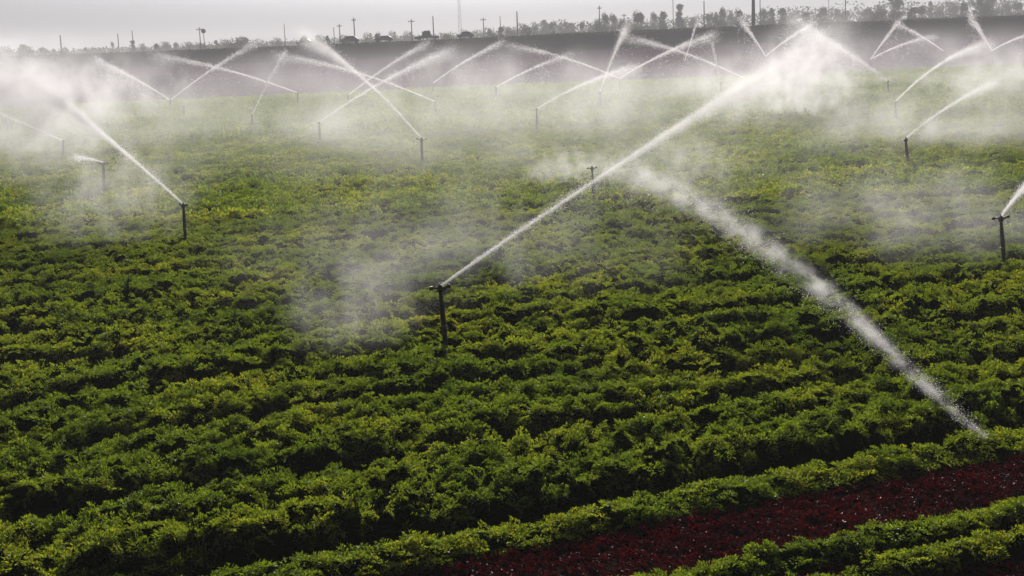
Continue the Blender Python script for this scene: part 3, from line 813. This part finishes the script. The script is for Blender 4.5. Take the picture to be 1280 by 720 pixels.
# ------------------------------------------------------------------ skyline: trees, poles, cars
def tree_meshes(seed, w, h, nclump, spire=0.0, squat=0.0):
    """unit-height tree: w crown half width, trunk and leaf-clump crown"""
    r = np.random.default_rng(seed)
    tb = MB()
    tb.tube([(0, 0, 0), (0.01, 0, h * 0.3), (0.0, 0.01, h * 0.62), (0.01, 0, h * 0.86)], [0.035 * h, 0.025 * h, 0.015 * h, 0.004 * h], 7)
    for a in range(6):
        an = r.uniform(0, 6.28); z0 = h * r.uniform(0.22, 0.55); L = w * r.uniform(0.5, 0.85)
        tb.tube([(0, 0, z0), (math.cos(an) * L * .5, math.sin(an) * L * .5, z0 + h * .10), (math.cos(an) * L, math.sin(an) * L, z0 + h * .24)], [0.014 * h, 0.009 * h, 0.003 * h], 5)
    V = []; Fc = []; A = []
    lobes = []
    for q in range(9):
        an = r.uniform(0, 6.28); zz = r.uniform(0.32, 0.9)
        prof = (1 - zz) ** 0.7 * 1.15 if spire else math.sin(math.pi * min(1, (zz - 0.12) / 0.92)) ** 0.6
        rad = w * prof * r.uniform(0.25, 0.75)
        lobes.append((math.cos(an) * rad, math.sin(an) * rad, zz * h, w * r.uniform(0.28, 0.52) * (0.55 if spire and zz > .6 else 1)))
    lobes.append((0, 0, 0.85 * h, w * 0.3)); lobes.append((0, 0, 0.5 * h, w * 0.6))
    for k in range(nclump):
        lx, ly, lz, lr = lobes[r.integers(0, len(lobes))]
        d = r.normal(size=3); d /= np.linalg.norm(d); d *= r.uniform(0.55, 1.05)
        c = np.array([lx, ly, lz]) + d * lr * np.array([1, 1, 0.8])
        if c[2] < 0.10 * h: continue
        val = r.uniform(0, 1)
        for j in range(3):
            a = r.normal(size=3); b = r.normal(size=3); a /= np.linalg.norm(a); b -= a * (a @ b); b /= np.linalg.norm(b)
            s = h * r.uniform(0.022, 0.045); cc = c + r.normal(size=3) * 0.03 * h
            i0 = len(V); V += [cc - a * s, cc + b * s * .6, cc + a * s, cc - b * s * .6]; Fc += [(i0, i0 + 1, i0 + 2), (i0, i0 + 2, i0 + 3)]; A += [val] * 4
    me = mesh_np('crown', np.array(V), np.array(Fc), M['tree'])
    at = me.attributes.new('leaf', 'FLOAT', 'POINT'); at.data.foreach_set('value', np.array(A, dtype=np.float32))
    return tb.mesh('trunk', M['bark'], True), me

TP = {'round': tree_meshes(1, 0.42, 1.0, 520), 'broad': tree_meshes(2, 0.62, 1.0, 620), 'tall': tree_meshes(3, 0.27, 1.0, 420), 'spire': tree_meshes(4, 0.20, 1.0, 380, 1.0), 'shrub': tree_meshes(5, 0.8, 1.0, 460)}
def horizon_y(px): return 42 + (640 - px) * 0.0375

def tree(px, top, wpx, kind, Y, label):
    trunk, crown = TP[kind]
    p = at_depth(px, top, Y); Hh = p.z - (GROUND - 0.25)
    halfw = wpx / 2 * Y / FPX
    unit = {'round': 0.5, 'broad': 0.7, 'tall': 0.36, 'spire': 0.26, 'shrub': 0.85}[kind]
    root = empty({'spire': 'conifer_tree', 'shrub': 'shrub'}.get(kind, 'tree'), (p.x, Y, GROUND - 0.25))
    root.rotation_euler = (0, 0, random.uniform(0, 6.28)); root.scale = (halfw / unit, halfw / unit, Hh * 1.02)
    obj('trunk', trunk, root); obj('crown', crown, root)
    tag(root, label, 'shrub' if kind == 'shrub' else 'tree', 'trees along the skyline')

SHAPE = {'round': 'rounded', 'broad': 'broad', 'tall': 'tall narrow', 'spire': 'spiky', 'shrub': 'low bushy'}
ORD = ['first', 'second', 'third', 'fourth', 'fifth', 'sixth', 'seventh', 'eighth', 'ninth', 'tenth', 'eleventh', 'twelfth', 'thirteenth', 'fourteenth', 'fifteenth', 'sixteenth', 'seventeenth', 'eighteenth', 'nineteenth', 'twentieth', 'twenty-first', 'twenty-second', 'twenty-third', 'twenty-fourth', 'twenty-fifth', 'twenty-sixth']
TREES = [(-40, 58, 30, 'broad'), (-12, 60, 24, 'shrub'), (8, 60, 22, 'shrub'), (27, 54, 12, 'tall'), (34, 59, 20, 'broad'), (53, 60, 14, 'round'), (67, 60, 7, 'tall'), (82, 61, 18, 'shrub'), (107, 58, 6, 'tall'), (122, 61, 20, 'shrub'), (141, 53, 5, 'round'),
 (165, 50, 8, 'spire'), (180, 56, 12, 'shrub'), (195, 53, 10, 'tall'), (207, 53, 16, 'broad'), (219, 54, 10, 'round'), (236, 54, 22, 'shrub'), (252, 54, 16, 'broad'), (270, 49, 6, 'tall'), (280, 51, 20, 'shrub'), (297, 48, 20, 'broad'), (308, 47, 14, 'round'), (325, 50, 18, 'shrub'),
 (345, 49, 16, 'shrub'), (378, 46, 10, 'round'), (398, 46, 16, 'shrub'), (409, 43, 6, 'tall'), (432, 45, 14, 'broad'), (456, 43, 18, 'shrub'), (470, 42, 10, 'round'), (487, 41, 16, 'shrub'), (506, 41, 18, 'shrub'), (558, 42, 18, 'broad'), (577, 39, 14, 'shrub'), (598, 39, 22, 'shrub'), (612, 36, 14, 'broad'), (625, 32, 10, 'tall'), (636, 34, 18, 'broad'),
 (657, 31, 18, 'broad'), (668, 30, 14, 'shrub'), (680, 23, 12, 'tall'), (689, 28, 14, 'round'), (700, 31, 14, 'shrub'), (707, 26, 9, 'tall'), (714, 27, 9, 'tall'), (726, 28, 9, 'round'), (737, 32, 18, 'shrub'), (748, 25, 14, 'broad'), (757, 18, 13, 'round'), (768, 19, 11, 'round'), (779, 25, 22, 'broad'), (790, 27, 14, 'shrub'),
 (801, 16, 20, 'round'), (818, 17, 12, 'round'), (828, 12, 11, 'tall'), (850, 4, 13, 'spire'), (866, 23, 14, 'broad'), (884, 18, 12, 'round'), (895, 17, 14, 'broad'), (902, 11, 12, 'round'), (914, 14, 14, 'broad'), (926, 13, 12, 'round'),
 (955, 12, 13, 'round'), (965, 8, 12, 'tall'), (979, 8, 14, 'tall'), (990, 15, 20, 'broad'), (1005, 16, 16, 'round'), (1017, 18, 16, 'shrub'), (1031, 10, 16, 'round'), (1047, 11, 18, 'broad'), (1060, 14, 12, 'round'), (1074, 18, 14, 'shrub'), (1086, 11, 18, 'round'), (1100, 8, 22, 'broad'), (1123, -3, 22, 'round'),
 (1141, 7, 14, 'tall'), (1153, 8, 14, 'round'), (1163, 1, 8, 'spire'), (1174, 9, 16, 'broad'), (1191, 3, 20, 'broad'), (1204, 4, 14, 'round'), (1226, -5, 22, 'broad'), (1241, -4, 18, 'round'), (1258, 2, 18, 'broad'), (1275, 3, 18, 'round'), (1294, 2, 20, 'broad'), (1314, 0, 22, 'round')]
anchors = [(-100, ''), (355, 'thin pole by the first jet'), (573, 'tall faint mast'), (749, 'leaning thin pole'), (941, 'thick dark pole'), (1057, 'straight thin pole'), (1400, '')]
cnt = {}
for (px, top, w, kind) in TREES:
    a = [i for i in range(len(anchors) - 1) if anchors[i][0] <= px < anchors[i + 1][0]][0]
    if a == 0:
        cnt[a] = cnt.get(a, 0) + 1
        lab = f"{SHAPE[kind]} grey tree in the far treeline, {ORD[cnt[a]-1]} from its left end"
    elif px == 850: lab = "spiky tall conifer on the skyline, tallest of the trees left of the thick pole"
    elif px == 1123: lab = "big rounded blue-grey tree standing out above the others at right"
    else:
        cnt[a] = cnt.get(a, 0) + 1
        nm = {1: 'faint pole above the steep jet', 2: 'tall faint mast', 3: 'thin pole at the tree gap', 4: 'thick dark pole', 5: 'straight thin pole at right'}[a]
        lab = f"{SHAPE[kind]} hazy tree, {ORD[cnt[a]-1]} right of the {nm}"
    Yt = 420 + 200 * random.random() if px < 640 else 430 + 170 * random.random()
    tree(px, top, w * 1.5, kind, Yt, lab)

def pole(px, top, r, Y, label, cross=False, name='utility_pole', cat='pole', base=None, extra=None):
    p = at_depth(px, top, Y); zb = GROUND - 0.25 if base is None else base
    Hh = p.z - zb
    root = empty(name, (p.x, Y, zb))
    s = MB(); s.tube([(0, 0, 0), (0, 0, Hh * .5), (0, 0, Hh)], [r * 1.2, r, r * 0.75], 8)
    obj('shaft', s.mesh('shaft', M['pole'], True), root)
    if cross:
        s = MB(); s.box((0, -r * 1.3, Hh * 0.93), (cross, 0.12, 0.16)); obj('crossarm', s.mesh('crossarm', M['pole']), root)
        for q in (-0.46, -0.2, 0.2, 0.46):
            s = MB(); s.tube([(q * cross, -r * 1.3, Hh * .93 + .08), (q * cross, -r * 1.3, Hh * .93 + .34)], [0.07, 0.05], 6)
            obj('insulator', s.mesh('insulator', M['steel']), root)
    if extra: extra(root, Hh)
    tag(root, label, cat, 'poles and masts along the skyline' if cat == 'pole' else None)

pole(75, 44, 0.20, 400, 'thin grey pole above the left end of the treeline', 0)
pole(147, 42, 0.16, 420, 'faint pole just left of the small spiky conifer', 0)
pole(165, 38, 0.16, 450, 'faint pole rising behind the small spiky conifer', 0)
pole(249, 34, 0.14, 380, 'thin pole beside the round sign mast at left', 1.6)
def disc(root, Hh):
    s = MB(); s.tube([(0, -0.25, Hh - 0.6), (0, 0.25, Hh - 0.6)], [0.62, 0.62], 14); obj('disc', s.mesh('disc', M['pole']), root)
pole(254, 36, 0.10, 380, 'mast with a dark round head at left', 0, 'mast', 'mast', extra=disc)
pole(355, 30, 0.12, 420, 'faint thin pole above the steep thin jet', 0)
pole(417, 34, 0.12, 400, 'thin pole left of the blue car', 0)
pole(424, 30, 0.16, 420, 'taller thin pole just left of the blue car', 1.5)
pole(442, 22, 0.18, 390, 'sharp dark pole rising above the blue car', 1.2)
pole(514, 24, 0.16, 400, 'pole with short crossarm just left of the dark pickup', 1.8)
pole(541, 20, 0.18, 410, 'pole rising behind the dark pickup', 0)
def lattice(root, Hh):
    w = 0.9
    for sx, sy in ((-1, -1), (1, -1), (1, 1), (-1, 1)):
        s = MB(); s.tube([(sx * w, sy * w, 0), (sx * w * .5, sy * w * .5, Hh)], 0.07, 5); obj('leg', s.mesh('leg', M['steel']), root)
    for q in range(14):
        z = Hh * q / 14; z2 = Hh * (q + 1) / 14; a = w * (1 - .5 * q / 14); b = w * (1 - .5 * (q + 1) / 14)
        s = MB(); sg = 1 if q % 2 else -1
        s.tube([(-a * sg, -a, z), (b * sg, -b, z2)]  , 0.035, 4); s.tube([(-a * sg, a, z), (b * sg, b, z2)], 0.035, 4)
        obj('brace', s.mesh('brace', M['steel']), root)
pole(573, -14, 0.05, 760, 'very tall faint lattice mast left of centre, running out of the top of the picture', 0, 'lattice_mast', 'mast', extra=lattice)
pole(604, 22, 0.14, 400, 'T-shaped pole between the tall faint mast and the tree gap', 1.6)
pole(625, 20, 0.12, 400, 'faint short pole right of the T-shaped one', 0)
pole(646, 14, 0.20, 400, 'thin grey pole at the left end of the right-hand trees', 0)
pole(749, 7, 0.18, 420, 'thin pole standing left of the twin rounded trees', 1.2)
pole(780, 17, 0.14, 430, 'short faint pole between the twin rounded trees and the large round one', 1.4)
pole(841, -10, 0.12, 460, 'very faint tall pole left of the spiky conifer', 0)
pole(880, 1, 0.18, 400, 'dark pole right of the spiky conifer', 0)
pole(941.5, -30, 0.38, BY + 6, 'thick dark pole close by, running out of the top of the picture', 0, base=3.0)
pole(950, -20, 0.14, 430, 'faint pole just right of the thick dark one', 0)
pole(1036, -16, 0.10, 460, 'very faint pole left of the straight thin one at right', 0)
pole(1057, -18, 0.17, 420, 'straight thin grey pole among the right-hand trees', 0)

# the far wood: one mass of low scrub and tree tops behind the single trees
def far_wood():
    r = np.random.default_rng(99); V = []; A = []
    n = 26000
    px = r.uniform(-260, 1560, n); Yw = r.uniform(620, 760, n)
    X_ = (px - 652) / FPX * Yw
    top = 3.2 + 3.4 * sstep(600, 800, px) + 2.2 * sstep(900, 1250, px)
    top = top * (0.62 + 0.75 * noise3(X_ * 0.11, Yw * 0.02, seed=61)) + 1.6 * (noise3(X_ * 0.5, Yw * 0.1, seed=62) - 0.5)
    z = GROUND + np.maximum(top, 2.5) * 1.35 * np.sqrt(r.uniform(0.02, 1, n))
    C = np.stack([X_, Yw, z], -1)
    a = r.normal(size=(n, 3)); a /= np.linalg.norm(a, axis=1)[:, None]; b = r.normal(size=(n, 3)); b -= a * (a * b).sum(1)[:, None]; b /= np.linalg.norm(b, axis=1)[:, None]
    sz = r.uniform(0.35, 0.75, n)[:, None]
    V = np.stack([C - a * sz, C + b * sz * .7, C + a * sz, C - b * sz * .7], 1).reshape(-1, 3)
    me = mesh_np('far_wood', V, np.arange(n * 4).reshape(n, 4), M['tree'])
    at = me.attributes.new('leaf', 'FLOAT', 'POINT'); at.data.foreach_set('value', np.repeat(r.uniform(0, 1, n), 4).astype(np.float32))
    tag(obj('far_wood', me), 'hazy mass of far scrub and woodland behind the bank', kind='stuff')
far_wood()

# cars on the bank road
def profile_solid(mb, prof, hw, inset=0.0):
    n = len(prof)
    v = [(x, -hw + inset * (z > .9), z) for x, z in prof] + [(x, hw - inset * (z > .9), z) for x, z in prof]
    f = [tuple(range(n)), tuple(reversed(range(n, 2 * n)))] + [(i, i + n, (i + 1) % n + n, (i + 1) % n) for i in range(n)]
    mb.add(v, f)
def car(px, L, Hc, paint, label, pickup=False, name='car', cat='car', yoff=0.0):
    p = at_depth(px, 50, BY + yoff)
    root = empty(name, (p.x, BY + yoff, float(bank_top(np.array([p.x]))[0]) + 0.06)); k = L / 4.4
    s = MB(); profile_solid(s, [(x * k, z) for x, z in [(-2.2, .35), (-2.2, .72), (-2.05, .86), (-1.0, .95), (1.0, .95), (2.05, .9), (2.2, .7), (2.2, .35)]], 0.88); obj('body', s.mesh('body', M[paint]), root)
    s = MB()
    cab = [(-1.0, .945), (-0.45, Hc), (0.55, Hc), (0.8, .945)] if pickup else [(-1.15, .945), (-0.5, Hc), (1.1, Hc), (1.85, .945)]
    profile_solid(s, [(x * k, z) for x, z in cab], 0.80, 0.10); obj('cabin', s.mesh('cabin', M[paint]), root)
    wins = [(-0.85, -0.1), (0.0, 0.55)] if pickup else [(-0.9, 0.0), (0.12, 1.0)]
    for a, b_ in wins:
        for sd_ in (-1, 1):
            s = MB(); s.box(((a + b_) / 2 * k + .05, sd_ * 0.765, (0.98 + Hc) / 2), ((b_ - a) * k * .75, 0.06, (Hc - 1.02) * .7)); obj('window', s.mesh('window', M['car_glass']), root)
    s = MB(); s.box((-0.78 * k - .04, 0, (0.95 + Hc) / 2), (0.12, 1.2, (Hc - .98) * .75)); obj('windscreen', s.mesh('windscreen', M['car_glass']), root)
    for x in (-1.4 * k, 1.38 * k):
        for sd_ in (-1, 1):
            s = MB(); s.tube([(x, sd_ * .70, .33), (x, sd_ * .91, .33)], .34, 14); w_ = obj('wheel', s.mesh('wheel', M['rubber']), root)
            s = MB(); s.tube([(x, sd_ * .90, .33), (x, sd_ * .925, .33)], .19, 10); obj('rim', s.mesh('rim', M['steel']), w_)
    for sd_ in (-1, 1):
        s = MB(); s.box((-2.21 * k, sd_ * .62, .70), (0.08, 0.34, 0.22)); obj('headlight', s.mesh('headlight', M['lamp_glass']), root)
    root.rotation_euler = (0, 0, 0)
    tag(root, label, cat, 'vehicles on the bank road')
car(380, 3.6, 1.35, 'car_grey', 'dark grey car, leftmost vehicle on the bank road', yoff=-1.4)
car(437, 4.5, 1.6, 'car_blue', 'blue car on the bank road below the sharp dark pole', yoff=-1.4)
car(480, 4.2, 1.35, 'car_grey', 'low grey car between the blue car and the dark pickup', yoff=-1.4)
car(534, 5.6, 2.1, 'car_dark', 'dark teal high-roofed pickup on the bank road', True, 'pickup_truck', 'pickup', yoff=-1.4)
car(582, 3.9, 1.5, 'car_blue', 'small dark blue car right of the tall faint mast', yoff=-1.4)

# ------------------------------------------------------------------ haze
m, nt = new_mat('haze_air')
out = nt.nodes.new('ShaderNodeOutputMaterial'); pv = nt.nodes.new('ShaderNodeVolumePrincipled')
pv.inputs['Color'].default_value = (0.93, 0.93, 0.975, 1)
pv.inputs['Density'].default_value = 0.0007
pv.inputs['Anisotropy'].default_value = 0.15
nt.links.new(pv.outputs[0], out.inputs['Volume']); m.cycles.homogeneous_volume = True
s = MB(); s.box((0, 2490, 17.0), (10400, 5400, 2 * 19.0 + 0))
o = obj('haze', s.mesh('haze', m)); tag(o, 'pale thin haze over the fields', kind='stuff')
